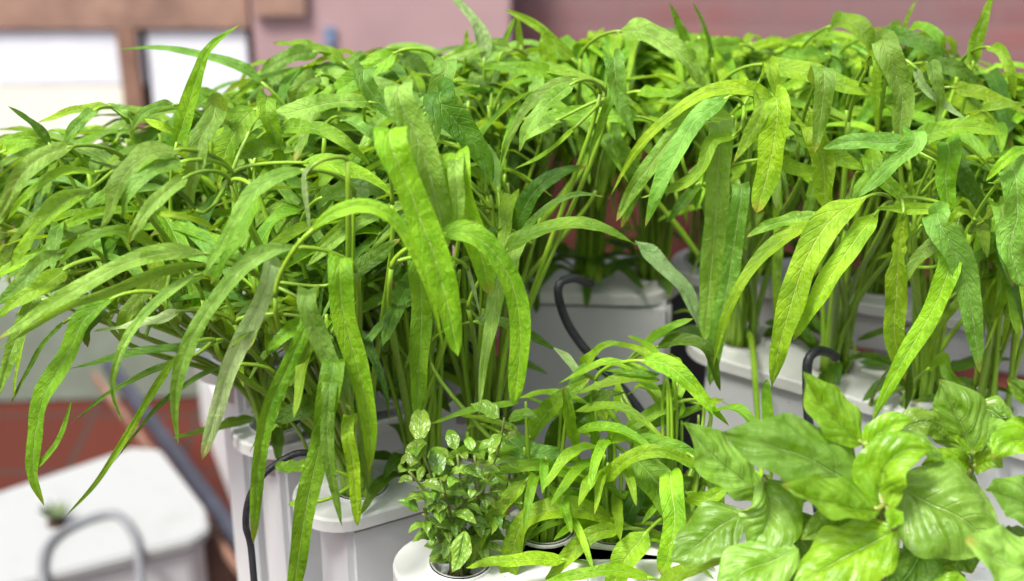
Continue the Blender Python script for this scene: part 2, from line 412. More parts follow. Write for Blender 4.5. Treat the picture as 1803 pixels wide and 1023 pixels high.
def channel(key, pA, pB, hw, cup_px, label, extra=.03, depth=1.515, bodyw=.85, front=True, z=None):
    """pA,pB: pixel points of the cap's front edge (left to right)"""
    z = CAPZ if z is None else z
    a = at_z(*pA, z); b = at_z(*pB, z); d = (b - a); L = d.length; d.normalize()
    ang = math.atan2(d.y, d.x); nrm = Vector((-d.y, d.x, 0))
    org = a + nrm * hw - Vector((0, 0, 0))
    root = empty('hydroponic_channel', (org.x, org.y, z), label, 'planter channel', 'white hydroponic channels')
    root.rotation_euler = (0, 0, ang)
    hx = []
    for (cx, cy) in cup_px:
        p = at_z(cx, cy, z) - org; h = p.dot(d); hx.append(h)
    bm = cap_mesh(-.0, L, hw, -.013, 0, hx, .0262)
    me = bpy.data.meshes.new('cap'); bm.to_mesh(me); bm.free(); me.materials.append(M['white'])
    o = bpy.data.objects.new('cap', me); link(o, root)
    bd = box('body', (0, 0, 0), (L - 2 * extra, hw * 2 * bodyw, depth), M['body'], None, bev=.006)
    bd.parent = root; bd.location = (L / 2, 0, -.0125 - depth / 2)
    if depth < .2:
        for fx in (.12, .5, .88):
            lg = box('leg', (0, 0, 0), (.03, .03, z - .0135 - depth), M['body'], None, bev=.003)
            lg.parent = root; lg.location = (L * fx, .01, -.0131 - depth - (z - .0135 - depth) / 2)
    for i, h in enumerate(hx):
        p = org + d * h
        cups[key + str(i + 1)] = Vector((p.x, p.y, z - .012))
        # net cup wall
        V, F, U = [], [], []
        prof = ((.0243, .0035), (.0226, .0035), (.0215, -.045), (.021, -.045))
        for j, (r, zz) in enumerate(prof):
            for k in range(32):
                th = 2 * math.pi * k / 32; V.append((r * math.cos(th), r * math.sin(th), zz)); U.append((k / 32, j / 3))
        for j in range(3):
            for k in range(32): F.append((j * 32 + k, j * 32 + (k + 1) % 32, (j + 1) * 32 + (k + 1) % 32, (j + 1) * 32 + k))
        F.append(tuple(3 * 32 + k for k in range(32)))
        mesh_obj('cup_insert', V, F, M['white'], root, (h, 0, 0), U)
    return root
EX = .034
channel('A', (556, 930), (930, 822), .041, [(640, 866), (750, 832), (860, 800)], 'white channel at front left, rounded end below the long hanging leaves', bodyw=.94)
channel('B', (676, 1032), (1420, 1120), .041, [(812, 988), (1090, 1020), (1340, 1050)], 'white channel nearest the camera at the bottom, bushy herb in its first hole')
channel('J', (880, 985), (1330, 985), .041, [(960, 945), (1080, 945), (1200, 950)], 'white channel under the young water spinach in the middle foreground')
channel('K', (1300, 1075), (2000, 1150), .045, [(1420, 1040), (1560, 1055), (1740, 1075)], 'white channel under the broad leaved basil at lower right')
channel('E', (440, 800), (860, 690), .041, [(505, 768), (620, 735), (730, 705), (835, 672)], 'white channel behind the front left one, hidden among thick stems')
channel('F', (370, 672), (880, 548), .041, [(430, 640), (540, 610), (650, 580), (755, 555), (850, 530)], 'white channel deep under the left canopy, farthest left row')
channel('C', (880, 512), (1200, 520), .052, [(930, 488), (1040, 486), (1150, 488)], 'white channel in the centre with black cable looping over its front face', bodyw=.97, extra=.010)
channel('D', (1186, 606), (1980, 838), .045, [(1312, 592), (1488, 626), (1640, 672), (1760, 700)], 'long white channel sloping down to the right behind the basil', extra=.032)
channel('G', (1170, 476), (2000, 610), .042, [(1240, 462), (1335, 475), (1435, 490), (1540, 508), (1650, 528), (1765, 548)], 'white channel behind the long right one, seen only between stems', depth=.05)

pg = at_y(1213, 530, 1.66)  # added dark block, its colour stands in for shade in the channel gap
tag(box('gap_shade_block', (pg.x, 1.72, pg.z / 2), (.075, .05, pg.z), simple('gap_shade_dark_grey', (.055, .058, .065), .6), None), 'added dark grey upright block standing in for shade between the centre and right channels', 'post')
# ------------------------------------------------------------------ cables
def cable(pts, r, label, grp=None):
    V, F, U = tube_data(catmull(pts, 60), r, sides=10)
    o = mesh_obj('cable', V, F, M['cable'], None, (0, 0, 0), U)
    tag(o, label, 'cable')
def cy(l): return [at_y(x, y, Y) for x, y, Y in l]
cable(cy([(1040, 500, 1.36), (1010, 490, 1.34), (985, 500, 1.325), (985, 530, 1.322), (1005, 580, 1.318), (1050, 638, 1.31), (1110, 700, 1.305), (1150, 765, 1.30), (1168, 850, 1.30), (1170, 930, 1.295)]), .0042, 'black cable arching down the face of the centre channel')
cable(cy([(1472, 630, 1.245), (1462, 622, 1.24), (1440, 618, 1.225), (1424, 632, 1.213), (1421, 668, 1.212), (1425, 760, 1.21), (1440, 900, 1.20)]), .0044, 'black cable hooked over the long right channel above the basil')
cable(cy([(560, 800, 1.12), (525, 798, 1.115), (490, 815, 1.11), (460, 840, 1.105), (438, 880, 1.10), (433, 925, 1.10), (442, 965, 1.10), (452, 1080, 1.09)]), .0030, 'thin black cable curving behind leaves at the left channel end')
cable(cy([(640, 520, 1.26), (655, 560, 1.25), (664, 600, 1.25), (668, 660, 1.24)]), .0035, 'short black cable glimpsed between stems at left')
cable(cy([(800, 585, 1.24), (838, 622, 1.235), (862, 668, 1.23), (880, 730, 1.23)]), .0035, 'black cable slanting behind stems beside the centre gap')

# ------------------------------------------------------------------ water spinach
CL_LABEL = {
 'A1': 'water spinach clump rising from the front left hole with long ribbon leaves', 'A2': 'water spinach clump from the second hole behind the bushy herb', 'A3': 'water spinach clump at the inner end of the front left channel',
 'E1': 'left-leaning water spinach clump whose long leaves hang over the blurred white cover', 'E2': 'water spinach clump behind the front left one with arching leaves', 'E3': 'thick stemmed water spinach clump in the middle of the left bed', 'E4': 'water spinach clump beside the centre gap with wide ribbon leaves',
 'F1': 'farthest left water spinach clump spreading grey-green leaves toward the window', 'F2': 'left rear water spinach clump with one upright yellow-green leaf', 'F3': 'rear water spinach clump under the pink wall at left centre', 'F4': 'rear water spinach clump with dark arching leaf on the crest', 'F5': 'rear water spinach clump below the pale twisted upright leaf',
 'C1': 'water spinach clump from the left hole of the centre channel', 'C2': 'water spinach clump from the middle hole of the centre channel', 'C3': 'water spinach clump from the right hole of the centre channel above the cable',
 'D1': 'water spinach clump in the first hole of the long right channel', 'D2': 'low bushy water spinach clump by the hooked black cable', 'D3': 'water spinach clump with bright long leaves hanging before the right channel', 'D4': 'water spinach clump at the right edge above the small basil',
 'G1': 'water spinach clump behind the first hole of the long right channel', 'G2': 'water spinach clump on the rear right channel, second from its left end', 'G3': 'water spinach clump in the middle of the rear right channel', 'G4': 'water spinach clump on the rear right channel below the tall upright leaf', 'G5': 'water spinach clump near the right edge of the rear right channel', 'G6': 'water spinach clump at the far right end of the rear right channel'}
clumps = {}
for k in CL_LABEL:
    p = cups[k]
    clumps[k] = dict(pos=p, root=empty('water_spinach', p, CL_LABEL[k], 'plant', 'water spinach clumps in the channels'), tips=[])
    V, F, U = [], [], []
    for j, (r, z) in enumerate(((.0, .004), (.010, .005), (.0205, .002), (.0205, -.02))):
        for q in range(20):
            th = 2 * math.pi * q / 20; V.append((r * math.cos(th), r * math.sin(th), z + .002 * math.sin(q * 2.3 + j)))
            U.append((q / 20, j / 3))
    for j in range(3):
        for q in range(20): F.append((j * 20 + q, j * 20 + (q + 1) % 20, (j + 1) * 20 + (q + 1) % 20, (j + 1) * 20 + q))
    mesh_obj('growing_plug', V, F, M['soil'], clumps[k]['root'], (0, 0, 0), U)

def bez(a, b, c, d, n):
    return [a * (1 - t) ** 3 + b * 3 * t * (1 - t) ** 2 + c * 3 * t * t * (1 - t) + d * t ** 3 for t in [i / (n - 1) for i in range(n)]]
def make_stem(root, base, tip, r=.0036, top=.55, mat='stem'):
    """returns (object, world point list)"""
    h = (tip - base).length
    mid = base.lerp(tip, .5) + Vector((rnd.uniform(-.01, .01), rnd.uniform(-.01, .01), 0))
    pts = bez(base, base + Vector((0, 0, h * .35)), tip - Vector((0, 0, h * .25)) * .7 + (mid - base.lerp(tip, .5)), tip, 14)
    nodes = [rnd.uniform(.3, .5), rnd.uniform(.6, .8)]
    bl = lambda f: 1 + .22 * sum(math.exp(-((f - q) / .018) ** 2) for q in nodes)
    V, F, U = tube_data([p - base for p in pts], r, r * top, 8, bl)
    o = mesh_obj('stem', V, F, M[mat], root, base - Vector(root.location), U)
    return o, pts
def add_leaf(stem, stem_origin, pts, wm, mat, hint, pet_from=None, name='leaf', pet_r=.0014, **kw):
    P0 = Vector(pts[0])
    V, F, U = blade_data([Vector(p) - P0 for p in pts], wm, hint, **kw)
    midx = [0] * len(F)
    if pet_from is not None:
        T = (Vector(pts[1]) - P0).normalized(); q = pet_from - P0
        pp = bez(q, q + Vector((0, 0, q.length * .2)), -T * q.length * .22, T * .006, 9)
        v2, f2, u2 = tube_data(pp, pet_r * 1.3, pet_r, 6)
        n0 = len(V); V += v2; U += u2; F += [tuple(i + n0 for i in f) for f in f2]; midx += [1] * len(f2)
    return mesh_obj(name, V, F, [M[mat], M['stem']], stem, P0 - stem_origin, U, midx=midx)

CAMP = Vector((0, 0, CZ))
def ymin(x):
    K = [(-100, 1.06), (300, 1.07), (700, 1.06), (900, 1.14), (1050, 1.28), (1300, 1.28), (1803, 1.18)]
    for (a, b), (c, d) in zip(K, K[1:]):
        if x <= c: return b + (d - b) * max(0, (x - a)) / (c - a)
    return K[-1][1]
def autoY(px, py):
    p = at_z(px, py, CZ - .455); return max(ymin(px), min(1.62, p.y))
hero_n = 0; WK = .90
def L(w, pts, mat='g', o=0., lean=.035, prof='l', clump=None, back=False, Y=None, wave=.10, fold=.10, roll=None, nostem=False):
    """hero leaf: w = width in photo pixels, pts = spine base->tip in photo pixels"""
    global hero_n, last_stem; hero_n += 1
    Y0 = (autoY(pts[0][0], pts[0][1] * .3 + .7 * max(q[1] for q in pts)) if Y is None else Y) + o
    n = len(pts); W = []
    for i, (x, y) in enumerate(pts):
        t = i / (n - 1)
        W.append(at_y(x, y, Y0 - lean * math.sin(t * 2.2)))
    P0 = W[0]; depth = (P0 - CAMP).dot(Vector((0, CP, -SP))); wm = w * WK / FPX * depth
    tocam = (CAMP - P0).normalized()
    hint = (tocam * .85 + Vector((0, 0, 1)) * .55 + Vector((rnd.uniform(-.25, .25), 0, 0))).normalized()
    if back: hint = -hint
    r = roll if roll is not None else (rnd.uniform(-.25, .25), rnd.uniform(-.35, .35))
    drop = (W[1] - W[0]).normalized()
    if drop.z < -.6 and prof != 'e' and not nostem and w > 18:      # the blade arches over from behind before it hangs
        W = [W[0] + Vector((-.3 * drop.x * .03, .040, -.020)), W[0] + Vector((0, .017, .004))] + W[0:]
        P0 = W[0]
    # clump choice
    if clump is None:
        best = min(clumps, key=lambda k: (Vector(((clumps[k]['pos'].x - P0.x) * 1.5, (clumps[k]['pos'].y - (P0.y + .04)) * (1. if clumps[k]['pos'].y > P0.y else 4.), 0))).length)
    else: best = clump
    c = clumps[best]; root = c['root']; T = (W[1] - W[0]).normalized()
    cand = [t_ for t_ in c['tips'] if (t_[1] - P0).length < .06 and t_[1].z < P0.z + .012]
    if nostem:
        st, so = last_stem; tip = None
    elif cand:
        st, tip, so = min(cand, key=lambda q: (q[1] - P0).length)
    else:
        tip = P0 - T * .036 + Vector((0, .018, -.034))
        base = c['pos'] + Vector((rnd.uniform(-.014, .014), rnd.uniform(-.014, .014), .002))
        st, _ = make_stem(root, base, tip, rnd.uniform(.0026, .0038)); so = base
        c['tips'].append((st, tip, so))
    last_stem = (st, so)
    if not nostem and (so - tip).xy.length > .2: print('LONG', pts[0], best, round((so - tip).xy.length, 2))
    add_leaf(st, so, W, wm, mat, hint, tip, prof=prof, fold=fold, roll0=r[0], roll1=r[1], wave=wave, seed=hero_n, nt_=30, nx=8)

# --- left part of the canopy
L(38, [(308, 262), (330, 190), (350, 125), (372, 80), (424, 42)], 'y', o=-.02, prof='t', lean=0, wave=.05)
L(24, [(470, 152), (430, 122), (370, 100), (300, 86), (208, 86)], 'b', prof='t', lean=0)
L(22, [(92, 262), (72, 232), (45, 207), (12, 186)], 'd', prof='t', lean=0)
L(18, [(192, 186), (150, 190), (110, 200), (68, 216)], 'y', lean=0)
L(24, [(172, 190), (145, 210), (125, 232), (108, 258)], 'b')
L(22, [(312, 184), (275, 188), (248, 204), (228, 236)], 'b')
L(22, [(190, 184), (215, 195), (238, 215)], 'b')
L(24, [(335, 243), (295, 228), (252, 208)], 'y', roll=(0, .2))
L(36, [(130, 256), (75, 275), (35, 312), (10, 360), (-8, 400)], 'b', o=-.02)
L(22, [(178, 304), (130, 300), (80, 316), (42, 350), (12, 388)], 'y')
L(46, [(320, 262), (260, 272), (218, 308), (196, 360), (180, 402)], 'b', o=-.02)
L(34, [(330, 282), (270, 300), (232, 330), (212, 385)], 'b', o=-.03)
L(44, [(375, 208), (352, 245), (344, 290), (335, 335), (336, 374)], 'b', o=-.035, lean=.02)
L(50, [(456, 186), (430, 208), (406, 245), (390, 290), (382, 325)], 'y', o=-.03, lean=.02)
L(28, [(332, 308), (292, 338), (258, 372), (240, 400), (226, 428)], 'b', o=-.035)
L(32, [(542, 298), (492, 308), (445, 340), (412, 390), (385, 440), (358, 490)], 'b', o=-.03)
L(34, [(452, 338), (432, 395), (400, 450), (372, 500)], 'g', o=-.02)
L(16, [(388, 408), (345, 388), (304, 378), (262, 376)], 'y', o=-.03)
L(34, [(372, 446), (300, 444), (225, 462), (150, 500), (85, 540), (-10, 600)], 'b', o=-.035)
L(22, [(375, 462), (290, 478), (190, 515), (90, 555), (-6, 618)], 'y', o=-.028)
L(28, [(285, 442), (225, 408), (175, 412), (130, 438), (98, 474)], 'g')
L(34, [(530, 434), (475, 442), (430, 468), (385, 520), (345, 580), (318, 650), (308, 720), (314, 784)], 'b', o=-.05, lean=.02)
L(44, [(205, 520), (150, 560), (120, 620), (80, 690), (62, 760), (58, 830), (78, 892)], 'g', o=-.04, lean=.01, prof='l')
L(12, [(60, 828), (95, 788), (113, 750), (126, 704)], 'g', o=-.046, lean=0, nostem=True)
L(26, [(322, 546), (280, 562), (225, 574), (166, 583)], 'p', o=-.04, prof='t', lean=0)
L(24, [(352, 478), (288, 520), (240, 570), (208, 630), (198, 690), (216, 746)], 'b', o=-.04, prof='t')
L(15, [(322, 612), (275, 680), (215, 780), (165, 855), (115, 910)], 'y', o=-.03, prof='l', lean=0)
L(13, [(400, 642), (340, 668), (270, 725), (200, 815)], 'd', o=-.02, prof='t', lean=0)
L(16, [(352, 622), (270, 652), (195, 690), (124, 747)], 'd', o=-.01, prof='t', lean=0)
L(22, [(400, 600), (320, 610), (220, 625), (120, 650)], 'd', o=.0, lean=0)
L(36, [(474, 490), (456, 540), (428, 595), (400, 660), (378, 735), (356, 810)], 'p', o=-.05, prof='s', lean=0)
L(32, [(540, 570), (505, 650), (472, 730), (455, 820), (446, 958)], 'g', o=-.05, prof='s', lean=0)
L(44, [(585, 660), (566, 770), (545, 860), (528, 960), (512, 1080)], 'g', o=-.07, prof='s', lean=.0)
L(30, [(580, 690), (576, 770), (586, 850), (602, 926)], 'b', o=-.075, lean=0)
L(40, [(540, 535), (560, 590), (588, 655), (612, 712)], 'b', o=-.06, prof='s', lean=0)
L(50, [(598, 478), (604, 550), (625, 630), (645, 710), (652, 770), (650, 838)], 'y', o=-.05, prof='l', lean=0)
L(26, [(612, 760), (622, 820), (626, 870), (630, 926)], 'y', o=-.068, prof='s', lean=0)
L(62, [(686, 250), (716, 320), (742, 390), (770, 465), (790, 545), (807, 628)], 'y', o=-.07, prof='s', lean=.0)
L(58, [(702, 172), (725, 220), (752, 290), (772, 370), (786, 440)], 'b', o=-.04, prof='s', lean=0)
L(32, [(540, 412), (588, 374), (645, 362), (695, 388), (735, 455), (762, 530), (782, 622)], 'y', o=-.075, prof='t', lean=.0)
L(56, [(802, 292), (806, 340), (828, 400), (850, 460), (862, 520)], 'y', o=-.05, prof='s', lean=0)
L(34, [(802, 305), (806, 345), (806, 390), (800, 425)], 'b', o=-.06, lean=0)
L(44, [(772, 412), (825, 410), (872, 446), (905, 510), (916, 600), (905, 715)], 'y', o=-.065, prof='s', lean=0)
L(42, [(738, 470), (742, 550), (738, 640), (735, 738)], 'g', o=-.02, prof='s', lean=0)
L(38, [(885, 446), (930, 412), (1000, 396), (1065, 402), (1122, 432)], 'g', o=-.03, lean=0, roll=(.3, .5))
L(36, [(1118, 424), (1160, 462), (1205, 510), (1228, 560), (1240, 598)], 'p', o=-.045, lean=0, nostem=True)
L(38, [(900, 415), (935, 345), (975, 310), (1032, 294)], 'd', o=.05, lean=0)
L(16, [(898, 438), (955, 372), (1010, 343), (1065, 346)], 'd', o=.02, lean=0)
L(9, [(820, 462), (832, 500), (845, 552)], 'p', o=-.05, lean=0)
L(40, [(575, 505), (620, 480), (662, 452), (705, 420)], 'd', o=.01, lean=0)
L(38, [(468, 192), (482, 232), (490, 270), (492, 308)], 'g', o=-.03, lean=0)
L(12, [(552, 288), (536, 310), (540, 360), (546, 408)], 'p', o=-.05, lean=0)
L(38, [(528, 286), (590, 290), (642, 312), (695, 345)], 'y', o=.0, lean=0)
L(30, [(0, 268), (50, 252), (95, 262)], 'y', o=.02, lean=0)
L(24, [(90, 244), (50, 238), (18, 246), (-15, 262)], 'g', o=.02)
L(30, [(110, 440), (70, 465), (35, 500), (-10, 540)], 'b', o=-.01)
L(30, [(70, 500), (45, 560), (20, 620), (-5, 700)], 'b', o=.01)
L(10, [(120, 560), (80, 600), (50, 650), (18, 712)], 'd', o=.02, lean=0)
L(10, [(60, 530), (40, 600), (28, 660), (24, 705)], 'y', o=.02, lean=0)
L(44, [(165, 330), (120, 350), (70, 395), (20, 470)], 'g', o=.01)
L(40, [(120, 470), (80, 500), (40, 520), (-10, 560)], 'g', o=.02)
L(40, [(170, 545), (150, 580), (155, 612)], 'd', o=.03, lean=0)
L(34, [(300, 475), (250, 520), (220, 560), (215, 600)], 'g', o=.0)
L(10, [(355, 380), (300, 330), (135, 275)], 'd', o=-.02, lean=0)
L(44, [(575, 700), (530, 720), (480, 745)], 'd', o=.03)
L(30, [(540, 560), (500, 590), (470, 620)], 'g', o=-.02)
L(26, [(545, 820), (515, 822), (484, 822)], 'y', o=-.0, prof='s', lean=0)
L(22, [(560, 885), (535, 880), (508, 890)], 'y', o=-.03, lean=0)
L(26, [(480, 745), (460, 765), (440, 795)], 'g', o=-.0, lean=0)
# --- crest left / middle
L(42, [(702, 88), (650, 122), (592, 160), (532, 192)], 'g', o=-.02, lean=.01)
L(30, [(700, 92), (730, 110), (762, 135)], 'd', o=-.01, lean=0)
L(26, [(612, 116), (585, 96), (540, 80), (482, 76)], 'y', lean=0, o=.01)
L(34, [(560, 90), (515, 98), (485, 112), (455, 130)], 'b', o=.0)
L(46, [(640, 138), (658, 168), (690, 198), (727, 220)], 'b', o=-.06, lean=0, roll=(.1, .1))
L(42, [(784, 126), (770, 172), (762, 220), (760, 268)], 'b', o=-.05, lean=0, prof='s')
L(36, [(562, 132), (532, 150), (512, 192)], 'b', o=-.03)
L(40, [(660, 180), (600, 178), (538, 190), (478, 208), (430, 235)], 'b', o=-.03)
L(32, [(488, 224), (555, 226), (605, 248), (650, 290)], 'g', o=-.02)
L(64, [(775, 180), (812, 225), (850, 275), (868, 322)], 'd', o=-.03, lean=0, roll=(0, 0))
L(40, [(500, 250), (460, 258), (410, 280)], 'g', o=-.02)
L(30, [(600, 205), (640, 225), (676, 262)], 'b', o=-.01)
L(44, [(560, 350), (620, 330), (680, 340)], 'd', o=.02)
L(32, [(852, 112), (852, 72), (835, 36), (805, 2), (778, -18)], 'p', o=-.01, lean=0, prof='t')
L(20, [(1015, 110), (985, 82), (945, 45), (888, 16)], 'g', o=.02, lean=0)
L(34, [(968, 122), (964, 92), (958, 55)], 'y', o=.01, lean=0)
L(12, [(880, 100), (892, 65), (908, 28)], 'g', o=.04, lean=0)
L(14, [(918, 90), (914, 60), (912, 28)], 'g', o=.04, lean=0)
L(12, [(820, 90), (822, 70), (822, 50)], 'g', o=.03, lean=0)
L(26, [(905, 84), (860, 80), (800, 96), (760, 116)], 'b', o=.01)
L(34, [(1020, 140), (965, 128), (905, 118), (845, 122)], 'g', o=.0)
L(30, [(1018, 138), (972, 152), (928, 190), (898, 238), (880, 296)], 'b', o=-.05, prof='t')
L(30, [(1012, 144), (966, 180), (932, 220), (913, 268)], 'b', o=-.06, prof='l')
L(40, [(1082, 118), (1088, 160), (1102, 202), (1118, 246)], 'b', o=-.06, lean=0)
L(26, [(1078, 168), (1062, 208), (1042, 260), (1033, 302)], 'g', o=-.05, lean=0, prof='t')
L(50, [(1085, 54), (1140, 58), (1185, 85), (1220, 120), (1240, 158)], 'b', o=-.02)
L(10, [(1018, 470 - 250), (960, 270), (905, 298)], 'y', o=-.04, lean=0)
L(34, [(1385, 195), (1330, 160), (1250, 160), (1180, 205), (1120, 265), (1072, 350)], 'y', o=-.02, prof='t')
L(38, [(1262, 176), (1205, 218), (1150, 285), (1110, 340), (1085, 388)], 'b', o=-.05)
L(40, [(1285, 168), (1225, 210), (1185, 280), (1155, 340), (1136, 400)], 'b', o=-.065)
L(26, [(1298, 238), (1255, 248), (1232, 300), (1190, 330), (1128, 348)], 'y', o=-.06, roll=(.4, -.3))
L(48, [(1268, 236), (1264, 320), (1258, 410), (1250, 500), (1240, 602)], 'b', o=-.06, prof='s', lean=0)
L(36, [(1305, 345), (1292, 430), (1282, 500), (1265, 580), (1250, 680)], 'b', o=-.07, prof='s', lean=0)
L(36, [(1342, 192), (1322, 236), (1290, 288)], 'g', o=-.07, lean=0)
L(54, [(1368, 190), (1362, 250), (1350, 310), (1332, 374)], 'y', o=-.07, lean=0, prof='s')
L(26, [(1440, 376), (1385, 388), (1345, 400), (1313, 418)], 'b', o=-.06)
L(34, [(1445, 384), (1385, 415), (1325, 470), (1280, 550), (1255, 648)], 'y', o=-.075, prof='t')
L(58, [(1525, 346), (1465, 385), (1420, 455), (1390, 545), (1370, 620), (1360, 680)], 'y', o=-.08, prof='l')
L(42, [(1545, 372), (1500, 430), (1450, 505), (1398, 598)], 'y', o=-.07, prof='l')
L(44, [(1345, 112), (1420, 128), (1490, 150), (1560, 172)], 'y', o=-.03)
L(48, [(1455, 48), (1492, 38), (1528, 66), (1550, 112)], 'g', o=.0)
L(14, [(1460, 48), (1438, 70), (1420, 95)], 'y', o=.0, lean=0)
L(30, [(1360, 130), (1385, 195), (1425, 228)], 'y', o=-.03, lean=0)
L(52, [(1560, 88), (1578, 130), (1590, 180), (1582, 245)], 'b', o=-.05, prof='s', lean=0)
L(20, [(1546, 112), (1542, 170), (1545, 235)], 'y', o=-.05, lean=0)
L(34, [(1540, 62), (1595, 66), (1645, 92), (1672, 135)], 'd', o=.02)
L(28, [(1592, 56), (1628, 48), (1655, 72), (1660, 118)], 'g', o=.01)
L(32, [(1712, 118), (1718, 78), (1732, 35), (1752, -22)], 'g', o=-.02, prof='t', lean=0)
L(22, [(1738, 82), (1762, 90), (1780, 128), (1786, 175)], 'g', o=.0)
L(8, [(1592, 62), (1598, 30), (1616, -4)], 'y', o=.01, lean=0)
L(22, [(1214, 82), (1200, 55), (1190, 30), (1178, 2)], 'g', o=.01, lean=0, prof='t')
L(8, [(1256, 112), (1246, 62), (1232, 28), (1217, 0)], 'd', o=.02, lean=0)
L(38, [(1606, 248), (1555, 252), (1505, 248), (1448, 262)], 'b', o=-.07, lean=.0)
L(42, [(1612, 250), (1575, 285), (1545, 315), (1510, 348)], 'b', o=-.075, lean=0)
L(38, [(1604, 248), (1655, 230), (1705, 222), (1770, 236)], 'y', o=-.07, lean=0)
L(44, [(1452, 140), (1448, 185), (1442, 225), (1434, 268)], 'b', o=-.06, lean=0)
L(46, [(1436, 240), (1450, 290), (1452, 345), (1462, 372)], 'y', o=-.05, lean=0, prof='s')
L(32, [(1645, 130), (1655, 172), (1648, 224)], 'b', o=-.04, lean=0)
L(18, [(1608, 112), (1625, 150), (1660, 182), (1705, 212)], 'p', o=-.05, lean=0)
L(50, [(1672, 270), (1665, 310), (1668, 350), (1672, 398)], 'g', o=-.05, lean=0)
L(44, [(1592, 372), (1582, 440), (1578, 520), (1575, 590), (1594, 672)], 'y', o=-.08, prof='e', lean=0, wave=.2)
L(56, [(1655, 396), (1688, 455), (1708, 530), (1726, 658)], 'b', o=-.09, prof='l', lean=0)
L(44, [(1672, 468), (1645, 540), (1605, 610), (1565, 680), (1535, 742)], 'y', o=-.085, prof='l', lean=0)
L(34, [(1648, 422), (1612, 462), (1582, 510)], 'b', o=-.07, lean=0)
L(60, [(1790, 318), (1792, 380), (1780, 430), (1800, 505)], 'b', o=-.09, prof='s', lean=0)
L(44, [(1768, 385), (1772, 440), (1785, 505)], 'b', o=-.08, lean=0)
L(24, [(1810, 258), (1772, 280), (1735, 320)], 'y', o=-.06)
L(32, [(1672, 152), (1735, 168), (1810, 198)], 'y', o=-.05, lean=0)
L(24, [(1700, 208), (1745, 188), (1810, 184)], 'g', o=-.04)
L(24, [(1718, 388), (1690, 372), (1665, 402)], 'y', o=-.07)
L(26, [(1680, 366), (1612, 368), (1542, 366)], 'y', o=-.05, lean=0)
L(34, [(1350, 280), (1410, 300), (1465, 320)], 'y', o=-.05, lean=0)
L(40, [(1400, 232), (1450, 262), (1522, 300)], 'g', o=-.045, lean=0)
L(44, [(1540, 300), (1580, 340), (1610, 372)], 'g', o=-.03, lean=0)
L(40, [(1690, 300), (1720, 350), (1745, 400)], 'd', o=-.02, lean=0)
L(36, [(1625, 110), (1680, 120), (1730, 150)], 'd', o=.0)
L(40, [(1460, 95), (1400, 100), (1350, 130)], 'g', o=.01)
L(36, [(1310, 78), (1250, 82), (1200, 76)], 'g', o=.03)
L(30, [(1295, 205), (1240, 205), (1190, 215)], 'g', o=.0)
L(34, [(1130, 205), (1060, 202), (990, 202), (915, 210)], 'g', o=-.01, lean=0)
L(34, [(985, 210), (945, 225), (915, 250)], 'b', o=.0)
L(26, [(1120, 160), (1175, 165), (1210, 150)], 'y', o=-.01)
L(44, [(1080, 250), (1120, 320), (1095, 400)], 'd', o=.03, lean=0)
L(24, [(1230, 320), (1200, 360), (1172, 392)], 'd', o=.03)
L(26, [(1668, 655), (1690, 680), (1722, 702)], 'g', o=-.02, lean=0, clump='D3')
L(24, [(1595, 650), (1600, 690), (1594, 724)], 'd', o=-.05, lean=0, clump='D3')
L(24, [(1358, 800), (1352, 730), (1350, 668)], 'g', Y=1.13, lean=0, prof='s', clump='D1')
# --- low leaves around the holes
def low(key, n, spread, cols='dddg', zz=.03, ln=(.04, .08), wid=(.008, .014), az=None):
    c = clumps[key]
    base = c['pos']
    for i in range(n):
        a = rnd.uniform(0, 6.28) if az is None else R(rnd.uniform(*az)); l = rnd.uniform(*ln); z = rnd.uniform(.0, zz)
        s0 = base + Vector((math.cos(a) * .012, math.sin(a) * .012, .0))
        p0 = s0 + Vector((math.cos(a) * .012, math.sin(a) * .012, z + .012))
        d = Vector((math.cos(a), math.sin(a), 0))
        pts = [p0, p0 + d * l * .5 + Vector((0, 0, rnd.uniform(.0, .014))), p0 + d * l + Vector((0, 0, rnd.uniform(-.012, .008)))]
        st, pts_ = make_stem(c['root'], s0, p0 - d * .006, .0022)
        add_leaf(st, s0, pts, rnd.uniform(*wid), rnd.choice(cols), Vector((rnd.uniform(-.3, .3), -.3, 1)).normalized(), None, prof='l', seed=rnd.randint(0, 9999), nt_=14, nx=4, wave=.06)
for k, n in (('C1', 10), ('C2', 12), ('C3', 12), ('D2', 13), ('D3', 6), ('D4', 5), ('E1', 8), ('E2', 8), ('E3', 10), ('A2', 8), ('A3', 8), ('D1', 5), ('E4', 8), ('G1', 4), ('G3', 6), ('G4', 6)):
    low(k, n, 0)

